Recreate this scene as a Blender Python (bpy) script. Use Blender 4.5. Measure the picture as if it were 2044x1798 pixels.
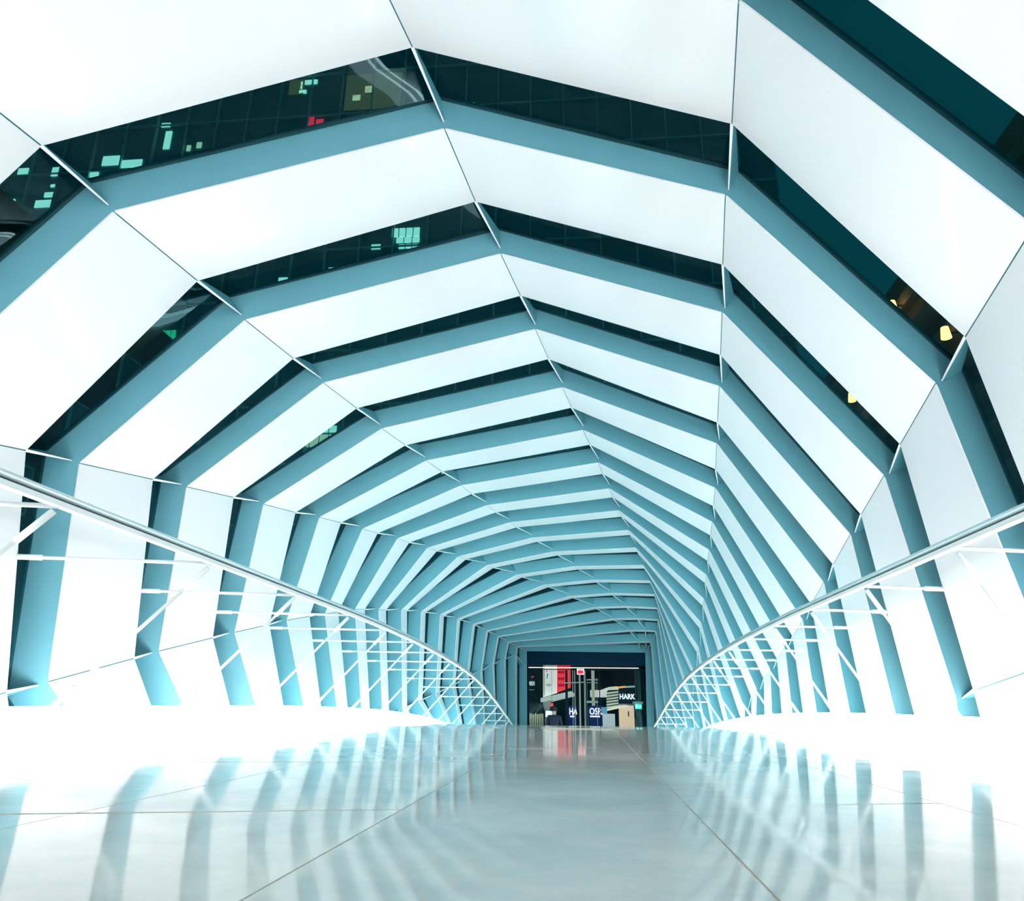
import bpy, bmesh, math, random
import numpy as np
from mathutils import Vector, Matrix

# ------------------------------------------------------------------ scene reset
for o in list(bpy.data.objects):
    bpy.data.objects.remove(o, do_unlink=True)
SC = bpy.context.scene
COL = SC.collection
random.seed(7)

# ------------------------------------------------------------------ camera
IW, IH, FPX, CAMH = 2044, 1798, 1500.0, 0.22
VP, ROLL = (1175.0, 1405.0), math.radians(0.7)
_d = np.array([(VP[0]-IW/2)/FPX, (VP[1]-IH/2)/FPX, 1.0]); _Y = _d/np.linalg.norm(_d)
_d2 = np.array([(VP[0]+1000*math.cos(ROLL)-IW/2)/FPX, (VP[1]+1000*math.sin(ROLL)-IH/2)/FPX, 1.0])
_Z = np.cross(_Y, _d2); _Z /= np.linalg.norm(_Z)
if _Z[1] > 0: _Z = -_Z
_X = np.cross(_Y, _Z)
RW = np.stack([_X, _Y, _Z])                 # camera (right, down, forward) -> world
CPOS = np.array([0.0, 0.0, CAMH])
cam_data = bpy.data.cameras.new('camera'); cam = bpy.data.objects.new('camera', cam_data); COL.objects.link(cam)
cam_data.sensor_fit = 'HORIZONTAL'; cam_data.sensor_width = 36.0; cam_data.lens = FPX/IW*36.0
cam_data.clip_start = 0.02; cam_data.clip_end = 500
cx, cy, cz = RW@np.array([1, 0, 0]), RW@np.array([0, -1, 0]), RW@np.array([0, 0, -1])
cam.matrix_world = Matrix(((cx[0], cy[0], cz[0], CPOS[0]), (cx[1], cy[1], cz[1], CPOS[1]), (cx[2], cy[2], cz[2], CPOS[2]), (0, 0, 0, 1)))
SC.camera = cam

# ------------------------------------------------------------------ world, view, light levels
world = bpy.data.worlds.new('night_sky'); SC.world = world; world.use_nodes = True
wb = world.node_tree.nodes['Background']; wb.inputs[0].default_value = (0.002, 0.085, 0.11, 1); wb.inputs[1].default_value = 0.8
SC.view_settings.view_transform = 'Standard'; SC.view_settings.look = 'None'
SC.view_settings.gamma = 1.0; SC.view_settings.use_curve_mapping = False
SC.view_settings.exposure = -0.3
SC.cycles.use_denoising = True; SC.cycles.use_light_tree = False
SC.cycles.max_bounces = 6; SC.cycles.diffuse_bounces = 5; SC.cycles.glossy_bounces = 3
SC.cycles.caustics_reflective = False; SC.cycles.caustics_refractive = False
SC.cycles.use_adaptive_sampling = True; SC.cycles.adaptive_threshold = 0.08; SC.cycles.transparent_max_bounces = 12
LED_NEAR, LED_FAR, WASH = 5.8, 8.5, 24.0               # radiance of the two kerb light strips
LED_COL_NEAR, LED_COL_FAR = (1.0, .955, .95), (0.74, 0.96, 1.0)

# ------------------------------------------------------------------ helpers
def ray(p):
    return RW@np.array([(p[0]-IW/2)/FPX, (p[1]-IH/2)/FPX, 1.0])
def on_plane(p, y0, k=0.0):                  # ring plane  Y = y0 + k X
    d = ray(p); t = y0/(d[1]-k*d[0]); return CPOS+t*d
def atY(px, py, y): return on_plane((px, py), y, 0.0)

ORG = {}
def wloc(o): return ORG.get(o.name, np.zeros(3)) if o else np.zeros(3)
def tag(o, label=None, cat=None, group=None, kind=None):
    if label: o['label'] = label
    if cat: o['category'] = cat
    if group: o['group'] = group
    if kind: o['kind'] = kind
    return o
def empty(name, loc):
    o = bpy.data.objects.new(name, None); COL.objects.link(o); o.location = loc; o.empty_display_size = 0.1
    ORG[o.name] = np.array(loc, float); return o
def mesh_obj(name, verts, faces, mat, parent=None, origin=None, smooth=False):
    base = wloc(parent)
    org = base if parent else (np.array(origin, float) if origin is not None else np.zeros(3))
    me = bpy.data.meshes.new(name)
    me.from_pydata([tuple(np.asarray(v, float)-org) for v in verts], [], faces); me.validate(); me.update()
    bm = bmesh.new(); bm.from_mesh(me); bmesh.ops.recalc_face_normals(bm, faces=bm.faces); bm.to_mesh(me); bm.free()
    if smooth or name in ('cladding_panel', 'pane'):
        for p in me.polygons: p.use_smooth = True
        if name in ('cladding_panel', 'pane'): me.set_sharp_from_angle(angle=math.radians(40))
    if mat: me.materials.append(mat)
    o = bpy.data.objects.new(name, me); COL.objects.link(o)
    if parent: o.parent = parent
    else: o.location = org
    ORG[o.name] = org
    return o
BOXF = [(0, 1, 2, 3), (7, 6, 5, 4), (0, 4, 5, 1), (1, 5, 6, 2), (2, 6, 7, 3), (3, 7, 4, 0)]
def hexa(a, b): return list(a)+list(b), BOXF          # two quads -> closed hexahedron
def box(x0, x1, y0, y1, z0, z1):
    return hexa([(x0, y0, z0), (x1, y0, z0), (x1, y1, z0), (x0, y1, z0)], [(x0, y0, z1), (x1, y0, z1), (x1, y1, z1), (x0, y1, z1)])
def shell(q, off, nu=5, nv=4):                        # curved (bilinear) quad with thickness
    v, f = [], []
    for z in (0, 1):
        for a in range(nu+1):
            for b in range(nv+1):
                u, w = a/nu, b/nv
                v.append((1-u)*(1-w)*q[0]+u*(1-w)*q[1]+u*w*q[2]+(1-u)*w*q[3]+z*off)
    m = (nu+1)*(nv+1); I = lambda a, b, z: z*m+a*(nv+1)+b
    for a in range(nu):
        for b in range(nv):
            f += [(I(a, b, 0), I(a+1, b, 0), I(a+1, b+1, 0), I(a, b+1, 0)), (I(a, b+1, 1), I(a+1, b+1, 1), I(a+1, b, 1), I(a, b, 1))]
    for a in range(nu): f += [(I(a, 0, 1), I(a+1, 0, 1), I(a+1, 0, 0), I(a, 0, 0)), (I(a, nv, 0), I(a+1, nv, 0), I(a+1, nv, 1), I(a, nv, 1))]
    for b in range(nv): f += [(I(0, b, 0), I(0, b+1, 0), I(0, b+1, 1), I(0, b, 1)), (I(nu, b, 1), I(nu, b+1, 1), I(nu, b+1, 0), I(nu, b, 0))]
    return v, f
class MB:
    def __init__(s): s.v, s.f = [], []
    def add(s, vf):
        n = len(s.v); s.v += list(vf[0]); s.f += [tuple(i+n for i in f) for f in vf[1]]; return s
    def build(s, name, mat, parent=None, origin=None, smooth=False): return mesh_obj(name, s.v, s.f, mat, parent, origin, smooth)
def tube(p, q, r, r2=None, n=10):
    p, q = np.array(p, float), np.array(q, float); d = (q-p)/np.linalg.norm(q-p)
    u = np.cross(d, (0, 0, 1.0) if abs(d[2]) < .9 else (1.0, 0, 0)); u /= np.linalg.norm(u); w = np.cross(d, u)
    r2 = r if r2 is None else r2; v, f = [], []
    for c, rr in ((p, r), (q, r2)):
        v += [c+rr*(math.cos(a)*u+math.sin(a)*w) for a in [2*math.pi*i/n for i in range(n)]]
    f = [(i, (i+1) % n, n+(i+1) % n, n+i) for i in range(n)]+[tuple(range(n))[::-1], tuple(range(n, 2*n))]
    return v, f
def sweep(path, prof):                                # profile (x,z) list swept along path points, closed
    v, f, n = [], [], len(prof)
    for c in path: v += [(c[0]+a, c[1], c[2]+b) for a, b in prof]
    for i in range(len(path)-1):
        f += [(i*n+j, i*n+(j+1) % n, (i+1)*n+(j+1) % n, (i+1)*n+j) for j in range(n)]
    f += [tuple(range(n))[::-1], tuple(range((len(path)-1)*n, len(path)*n))]
    return v, f

# ------------------------------------------------------------------ materials
def nodes(name):
    m = bpy.data.materials.new(name); m.use_nodes = True; return m, m.node_tree.nodes, m.node_tree.links
def pbr(name, col, rough=0.5, metal=0.0, spec=0.5, noise=0.0, scale=8.0, bump=0.0, coat=0.0, rnoise=0.0):
    m, n, l = nodes(name); b = n['Principled BSDF']
    b.inputs['Base Color'].default_value = (*col, 1); b.inputs['Roughness'].default_value = rough
    b.inputs['Metallic'].default_value = metal; b.inputs['Specular IOR Level'].default_value = spec
    b.inputs['Coat Weight'].default_value = coat; b.inputs['Coat Roughness'].default_value = 0.06
    tc = n.new('ShaderNodeTexCoord'); nz = n.new('ShaderNodeTexNoise'); nz.inputs['Scale'].default_value = scale
    nz.inputs['Detail'].default_value = 5
    l.new(tc.outputs['Object'], nz.inputs['Vector'])
    if noise:
        mx = n.new('ShaderNodeMix'); mx.data_type = 'RGBA'
        mx.inputs[6].default_value = (*[c*(1-noise) for c in col], 1); mx.inputs[7].default_value = (*[min(1, c*(1+noise)) for c in col], 1)
        l.new(nz.outputs['Fac'], mx.inputs[0]); l.new(mx.outputs[2], b.inputs['Base Color'])
    if rnoise:
        mr = n.new('ShaderNodeMapRange'); mr.inputs[3].default_value = max(0, rough-rnoise); mr.inputs[4].default_value = rough+rnoise
        l.new(nz.outputs['Fac'], mr.inputs[0]); l.new(mr.outputs[0], b.inputs['Roughness'])
    if bump:
        bp = n.new('ShaderNodeBump'); bp.inputs['Strength'].default_value = bump; bp.inputs['Distance'].default_value = 0.01
        l.new(nz.outputs['Fac'], bp.inputs['Height']); l.new(bp.outputs[0], b.inputs['Normal'])
    return m
def emit(name, col, s, samp='NONE'):
    m, n, l = nodes(name); b = n['Principled BSDF']; b.inputs['Base Color'].default_value = (*[min(1, c) for c in col], 1)
    b.inputs['Emission Color'].default_value = (*col, 1); b.inputs['Emission Strength'].default_value = s
    b.inputs['Roughness'].default_value = 0.5; m.cycles.emission_sampling = samp
    return m
def glassmat(name, tint, refl=1.0):
    m, n, l = nodes(name); n.remove(n['Principled BSDF'])
    t = n.new('ShaderNodeBsdfTransparent'); t.inputs[0].default_value = (*tint, 1)
    g = n.new('ShaderNodeBsdfGlossy'); g.inputs['Color'].default_value = (*[refl*c for c in (.32, .55, .6)], 1); g.inputs['Roughness'].default_value = 0.02
    fr = n.new('ShaderNodeFresnel'); fr.inputs[0].default_value = 1.45
    ge = n.new('ShaderNodeNewGeometry'); fm = n.new('ShaderNodeMath'); fm.operation = 'SUBTRACT'; fm.use_clamp = True
    l.new(fr.outputs[0], fm.inputs[0]); l.new(ge.outputs['Backfacing'], fm.inputs[1])
    mx = n.new('ShaderNodeMixShader'); l.new(fm.outputs[0], mx.inputs[0]); l.new(t.outputs[0], mx.inputs[1]); l.new(g.outputs[0], mx.inputs[2])
    l.new(mx.outputs[0], n['Material Output'].inputs['Surface'])
    return m
M = {}
M['panel'] = pbr('white_gloss_cladding', (.89, .91, .925), .3, noise=.012, scale=.7, coat=.25)
M['panel_lip'] = pbr('panel_edge_aluminium', (.80, .88, .9), .3)
M['web'] = pbr('blue_grey_painted_steel', (.145, .42, .51), .42, spec=.4, noise=.05, scale=3.0)
M['fin'] = pbr('fin_steel_shaded', (.10, .36, .44), .35, spec=.5, noise=.03, scale=4)  # base darker than the web, shade on the fins put into the colour
M['seam'] = pbr('teal_seam_gasket', (.02, .22, .27), .6)
M['gasket'] = pbr('dark_gasket', (.004, .05, .065), .5)
M['glass'] = glassmat('tinted_night_glass', (.5, .8, .8))
M['rail'] = pbr('brushed_stainless', (.80, .88, .9), .28, metal=.85)
M['white_metal'] = pbr('white_painted_metal', (.86, .92, .93), .35, noise=.01)
M['kerb'] = pbr('white_kerb_metal', (.72, .82, .86), .4, noise=.02)
M['grout'] = pbr('floor_grout', (.62, .54, .44), .8, noise=.1, scale=30)
def floor_material():
    m, n, l = nodes('polished_pale_stone'); b = n['Principled BSDF']
    tc = n.new('ShaderNodeTexCoord'); geo = n.new('ShaderNodeNewGeometry')
    n1 = n.new('ShaderNodeTexNoise'); n1.inputs['Scale'].default_value = 2.2; n1.inputs['Detail'].default_value = 8; n1.inputs['Roughness'].default_value = .65
    n2 = n.new('ShaderNodeTexVoronoi'); n2.inputs['Scale'].default_value = 55
    for q in (n1, n2): l.new(geo.outputs['Position'], q.inputs['Vector'])
    r1 = n.new('ShaderNodeValToRGB'); r1.color_ramp.elements[0].position = .32; r1.color_ramp.elements[1].position = .68
    r1.color_ramp.elements[0].color = (.58, .68, .67, 1); r1.color_ramp.elements[1].color = (.90, .90, .82, 1)
    l.new(n1.outputs['Fac'], r1.inputs[0])
    r2 = n.new('ShaderNodeValToRGB'); r2.color_ramp.elements[0].position = .10; r2.color_ramp.elements[1].position = .2
    r2.color_ramp.elements[0].color = (1, 1, 1, 1); r2.color_ramp.elements[1].color = (0, 0, 0, 1)
    l.new(n2.outputs['Distance'], r2.inputs[0])
    sel = n.new('ShaderNodeMath'); sel.operation = 'GREATER_THAN'; sel.inputs[1].default_value = .72
    sp = n.new('ShaderNodeSeparateColor'); l.new(n2.outputs['Color'], sp.inputs[0]); l.new(sp.outputs[0], sel.inputs[0])
    mu = n.new('ShaderNodeMath'); mu.operation = 'MULTIPLY'; l.new(r2.outputs[0], mu.inputs[0]); l.new(sel.outputs[0], mu.inputs[1])
    mu2 = n.new('ShaderNodeMath'); mu2.operation = 'MULTIPLY'; mu2.inputs[1].default_value = .55; l.new(mu.outputs[0], mu2.inputs[0])
    mx = n.new('ShaderNodeMix'); mx.data_type = 'RGBA'; l.new(mu2.outputs[0], mx.inputs[0]); l.new(r1.outputs[0], mx.inputs[6]); mx.inputs[7].default_value = (.95, .93, .8, 1)
    l.new(mx.outputs[2], b.inputs['Base Color'])
    mr = n.new('ShaderNodeMapRange'); mr.inputs[3].default_value = .03; mr.inputs[4].default_value = .11; l.new(n1.outputs['Fac'], mr.inputs[0]); l.new(mr.outputs[0], b.inputs['Roughness'])
    n3 = n.new('ShaderNodeTexNoise'); n3.inputs['Scale'].default_value = 9; l.new(geo.outputs['Position'], n3.inputs['Vector'])
    bp = n.new('ShaderNodeBump'); bp.inputs['Strength'].default_value = .04; bp.inputs['Distance'].default_value = .003
    l.new(n3.outputs['Fac'], bp.inputs['Height']); l.new(bp.outputs[0], b.inputs['Normal'])
    return m
M['floor'] = floor_material()
def led(name, col, s): return emit(name, col, s, 'AUTO')
M['led_near'] = led('kerb_light_diffuser', LED_COL_NEAR, LED_NEAR)
M['led_far'] = led('kerb_light_diffuser_cool', LED_COL_FAR, LED_FAR)
M['wash_near'] = led('wall_washer_diffuser', LED_COL_NEAR, WASH)
M['wash_far'] = led('wall_washer_diffuser_cool', LED_COL_FAR, WASH*.8)

# ------------------------------------------------------------------ measured geometry of the bridge
S, GAM = 1.395, 0.78                          # rib spacing, share of it covered by the white panels
def kk(i): return .27*(1-i/18)                # plan skew of the ribs, square at the far portal
def yn(i): return 2.512+S*i
_fy = [-30, 7.6, 9.1, 10.5, 11.9, 13.3, 14.7, 16.1, 17.5, 18.9, 20.3, 21.7, 27.6, 27.61, 90]
_fz = [0, 0, -.02, -.05, -.10, -.165, -.245, -.36, -.50, -.69, -.88, -1.09, -1.95, -1.95, -1.95]
def fz(y): return float(np.interp(y, _fy, _fz))
PX = {
 'A': {2: (98.6, 1360), 3: (319, 1299), 4: (470, 1261.6), 5: (573.6, 1237.7), 6: (649.7, 1224.7), 7: (709.7, 1215.5), 8: (756.4, 1217), 9: (801.8, 1218), 10: (841, 1220.6), 11: (878.8, 1227.2), 12: (913.5, 1235), 13: (944.5, 1245.8), 14: (971.5, 1258.6), 15: (993.9, 1270), 16: (1014, 1281.2), 17: (1031.6, 1290.7), 18: (1051.4, 1299.3)},
 'B': {1: (-230, 841), 2: (161, 925), 3: (374.3, 972), 4: (527.4, 1006.5), 5: (638.7, 1032.9), 6: (724.5, 1055.7), 7: (794, 1075), 8: (853.6, 1094), 9: (914.7, 1111.4), 10: (972, 1128.5), 11: (1030.7, 1147.7), 12: (1086.5, 1167.5), 13: (1137, 1190), 14: (1186, 1212), 15: (1222, 1235), 16: (1255.5, 1258), 17: (1273, 1281), 18: (1281, 1302.3)},
 'C': {1: (229, 424), 2: (491, 640), 3: (647, 765), 4: (763.7, 856), 5: (851.7, 920), 6: (921, 969.5), 7: (972.6, 1009), 8: (1018, 1043), 9: (1063, 1073.5), 10: (1104, 1101.5), 11: (1147.5, 1130.5), 12: (1185, 1157.5), 13: (1219, 1184), 14: (1248, 1210), 15: (1271, 1234), 16: (1287, 1258), 17: (1292, 1281), 18: (1285, 1302.4)},
 'D': {1: (888, 259), 2: (1000, 508), 3: (1069, 658), 4: (1123, 774), 5: (1164, 859), 6: (1194, 924), 7: (1216, 975.5), 8: (1235, 1019), 9: (1254.5, 1058.4), 10: (1269, 1093.3), 11: (1284, 1128), 12: (1296.6, 1159), 13: (1306, 1186), 14: (1312.5, 1213), 15: (1313.8, 1236.5), 16: (1309.5, 1259.3), 17: (1300, 1281), 18: (1288, 1302.5)},
 'E': {0: (1474, 3), 1: (1447.5, 391.5), 2: (1441, 625.2), 3: (1435.4, 772), 4: (1430.3, 886), 5: (1427.2, 974.6), 6: (1421.5, 1042.3), 7: (1415, 1098), 8: (1409.5, 1147.4), 9: (1404.8, 1195.6), 10: (1398.5, 1242.5), 11: (1393.6, 1291.3), 12: (1385.6, 1341), 13: (1378.8, 1389.5)},
 'F': {0: (2061, 455), 1: (1866, 767), 2: (1763.4, 950.4), 3: (1696, 1067), 4: (1643, 1163), 5: (1601.4, 1238), 6: (1565.7, 1292), 7: (1536.2, 1336), 8: (1509.7, 1376.2), 9: (1486, 1416)},
 'G': {1: (2092, 1326), 2: (1906, 1394)},
 'Z': {9: (804, 1415), 10: (835.6, 1399.4), 11: (870.5, 1384.6), 12: (904.3, 1368.2), 13: (932.5, 1351.5), 14: (959.8, 1339.5), 15: (983.9, 1326.5), 16: (1007.3, 1316.2), 17: (1029.9, 1307), 18: (1051.6, 1330)},
}
# points further down the lowest edge in view, used to carry each rib below the floor
LOW_L = {2: (137, 1412), 3: (370, 1410), 4: (513, 1412), 5: (608, 1412), 6: (673, 1410), 7: (722, 1413), 8: (763.4, 1415), 10: (855, 1429), 11: (889.3, 1429), 12: (914.9, 1429), 13: (945.7, 1429), 14: (966, 1429), 15: (988, 1429), 16: (1009, 1430), 17: (1030, 1431), 18: (1052, 1432)}
LOW_R = {3: (1784.6, 1421.5), 4: (1694.5, 1419), 5: (1628.4, 1418.5), 6: (1579.6, 1417), 7: (1539.7, 1418.5), 8: (1508.6, 1421), 10: (1448.5, 1423), 11: (1421.6, 1432), 12: (1404, 1430), 13: (1384, 1432), 14: (1367, 1432), 15: (1347.6, 1432), 16: (1330, 1432), 17: (1312, 1432), 18: (1291, 1432)}
FPXL = {
 'C': {0: (81.5, 290), 1: (394, 560), 2: (585.6, 715), 3: (712.3, 814.7), 4: (809.6, 888.4), 5: (882.5, 941.1), 6: (942.5, 985.6)},
 'D': {0: (823, 93.5), 1: (949, 402), 2: (1039, 590), 3: (1095, 716.5), 4: (1141, 813.5), 5: (1177.5, 887.5)},
 'E': {0: (1461, 246.5), 1: (1442.7, 528), 2: (1438.4, 708.5)},
 'F': {0: (1927, 672), 1: (1797, 887), 2: (1718.6, 1027), 3: (1663, 1127), 5: (1582, 1270), 6: (1551, 1316), 7: (1524.5, 1355), 8: (1499.8, 1391.5)},
 'B': {1: (51, 898.7), 2: (304.8, 956.5), 3: (466.4, 992.5), 4: (590, 1022.6), 5: (680.8, 1043)},
 'A': {1: (13, 1381.5), 2: (267.8, 1313.7), 3: (424.7, 1272.6), 4: (537.7, 1246), 5: (618, 1229.8)},
 'G': {1: (1943, 1378)}}
TR = ['Y', 'Z', 'A', 'B', 'C', 'D', 'E', 'F', 'G', 'H']
I0, I1 = -6, 18
XZ = {t: {} for t in TR}
for t in PX:
    for i, p in PX[t].items():
        q = on_plane(p, yn(i), kk(i)); XZ[t][i] = np.array([q[0], q[2]])
def lowpt(i, tab): q = on_plane(tab[i], yn(i), kk(i)); return np.array([q[0], q[2]])
def run_down(a, b, z): s = (z-a[1])/(b[1]-a[1]); return a+s*(b-a)
# nearer than the frame shows: carry each track back in a straight line
XZ['A'][1] = 2*XZ['A'][2]-XZ['A'][3]
for i in (0, -1, -2): XZ['G'][i] = np.array([2.5, .55])
for t in 'ABCDEFG':
    i = min(XZ[t])
    st = XZ[t][1]-XZ[t][2]
    while i > I0: i -= 1; XZ[t][i] = XZ[t][i+1]+(st if i >= -2 else 0)
for i in range(I0, I1+1):
    zb = fz(yn(i))-.18
    if i not in XZ['Z']:
        XZ['Z'][i] = run_down(XZ['A'][i], lowpt(i, LOW_L), zb) if i in LOW_L else XZ['A'][i]+np.array([.15, -.35])
    XZ['Y'][i] = run_down(XZ['Z'][i], lowpt(i, LOW_L), zb) if (i >= 10) else XZ['Z'][i]+np.array([.1, -.3])
    if i >= 14: XZ['E'][i] = run_down(XZ['D'][i], lowpt(i, LOW_R), zb)
    if i >= 10: XZ['F'][i] = run_down(XZ['E'][i], lowpt(i, LOW_R), zb-.1) if i < 14 else XZ['E'][i]+np.array([.03, -.3])
    if i >= 3: XZ['G'][i] = run_down(XZ['F'][i], lowpt(i, LOW_R), zb-.1) if i <= 8 else XZ['F'][i]+np.array([-.03, -.3])
    g = XZ['G'][i]; XZ['H'][i] = run_down(g, g+np.array([-.08, -1.0]), -.3) if i <= 2 else g+np.array([-.05, -.3])
def proj(P):
    q = RW.T@(np.asarray(P)-CPOS); return np.array([IW/2+FPX*q[0]/q[2], IH/2+FPX*q[1]/q[2]])
def p3(xz, i): return np.array([xz[0], yn(i)+kk(i)*xz[0], xz[1]])
def nrm2(v): return v/max(1e-9, np.linalg.norm(v))
NV, JV, OUT, FV = {}, {}, {}, {}
for i in range(I0, I1+1):
    P = [XZ[t][i] for t in TR]
    for j, t in enumerate(TR):
        a = P[max(0, j-1)]; b = P[min(len(TR)-1, j+1)]
        d1 = nrm2(P[j]-a) if j else nrm2(b-P[j]); d2 = nrm2(b-P[j]) if j < len(TR)-1 else d1
        n1 = np.array([-d1[1], d1[0]]); n2 = np.array([-d2[1], d2[0]]); n = nrm2(n1+n2); n = n/max(.6, n@n1)
        OUT[t, i] = n; NV[t, i] = p3(P[j], i); JV[t, i] = p3(P[j]+float(np.interp(i, (3, 8), (.228, .28)))*n, i)
_da = [-90, -30, 5, 12, 45, 80, 90, 120, 150, 172, 182, 202, 240, 270]      # how far each panel flares outward at its far edge, by facing angle
_dd = [0, .03, .07, .09, .14, .19, .2, .21, .19, .15, .12, .08, .02, 0]
PHI_I = list(range(1, 18)); PHI_V = [.63, .61, .56, .51, .47, .425, .39, .31, .27, .23, .215, .18, .155, .14, .13, .12, .12]
def flare(n):
    a = math.degrees(math.atan2(n[1], n[0])); a = a+360 if a < -90 else a
    return float(np.interp(a, _da, _dd))
for i in range(I0, I1):
    P = [(1-GAM)*XZ[t][i]+GAM*XZ[t][i+1] for t in TR]
    for j, t in enumerate(TR):
        if i >= 1 and not (t in FPXL and i in FPXL[t]):
            fr_ = np.interp(i, PHI_I, PHI_V)*(1.12 if t in 'EFG' else 1.0)
            q = on_plane(proj(NV[t, i])*(1-fr_)+proj(NV[t, i+1])*fr_, yn(i)+GAM*S, kk(i+GAM)); xz = np.array([q[0], q[2]])
        elif t in FPXL and i in FPXL[t]:
            q = on_plane(FPXL[t][i], yn(i)+GAM*S, kk(i+GAM)); xz = np.array([q[0], q[2]])
        else:
            d1 = nrm2(P[j]-P[j-1]) if j else nrm2(P[1]-P[0]); d2 = nrm2(P[j+1]-P[j]) if j < len(TR)-1 else d1
            n1 = np.array([-d1[1], d1[0]]); n2 = np.array([-d2[1], d2[0]])
            if abs(n1[0]*n2[1]-n1[1]*n2[0]) > .35: o = np.linalg.solve(np.stack([n1, n2]), np.array([flare(n1), flare(n2)]))
            else: n = nrm2(n1+n2); o = flare(n)*n/max(.6, n@n1)
            xz = P[j]+o
        FV[t, i] = p3(xz, i+GAM)

# ------------------------------------------------------------------ floor slabs
floor = mesh_obj('floor', *(lambda ys: sweep([(-.2, y, fz(y)-.0025) for y in ys], [(-3.3, -.12), (3.3, -.12), (3.3, 0), (-3.3, 0)]))([-10, 0, 4, 7.6]+[9.1+1.4*j for j in range(10)]+[23, 25, 27.9]), M['grout'])
tag(floor, 'pale polished stone floor of the bridge falling away to the doors', kind='structure')
SLW, JX, FL, FR = .627, .222, -2.72, 2.17
ncol0, ncol1 = math.floor((FL-JX)/SLW), math.ceil((FR-JX)/SLW)
for cidx in range(ncol0, ncol1):
    x0, x1 = max(FL, JX+cidx*SLW), min(FR, JX+(cidx+1)*SLW)
    if x1-x0 < .05: continue
    off = {-1: 4.17, -2: 3.26, -3: 3.26}.get(cidx, 3.26+.465*((cidx*2) % 3))
    L_ = S if cidx != -1 else 2*S; r = -9
    while True:
        y0 = off+L_*r; y1 = y0+L_; r += 1
        if y0 > 27.4: break
        if y1 < -8.5: continue
        if cidx == -1 and abs(y0-1.38) < .05: continue          # one long slab lies in the middle near the camera
        if cidx == -1 and abs(y0+1.41) < .05: y1 = 4.17
        g = .002; ks = .27*max(0, 1-(y0-2.5)/25)
        st = [y0+g, (y0+y1)/2, min(y1, 27.85)-g]; v = []
        for y in st:
            for zz in (0, -.02):
                for x in (x0+g, x1-g):
                    yy = min(y+ks*x, 27.85); v.append((x, yy, fz(yy)+zz))
        f = []
        for a in (0, 4):
            f += [(a, a+1, a+5, a+4), (a+2, a+6, a+7, a+3), (a, a+4, a+6, a+2), (a+1, a+3, a+7, a+5)]
        f += [(0, 2, 3, 1), (8, 9, 11, 10)]
        mesh_obj('floor_slab', v, f, M['floor'], floor)

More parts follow.
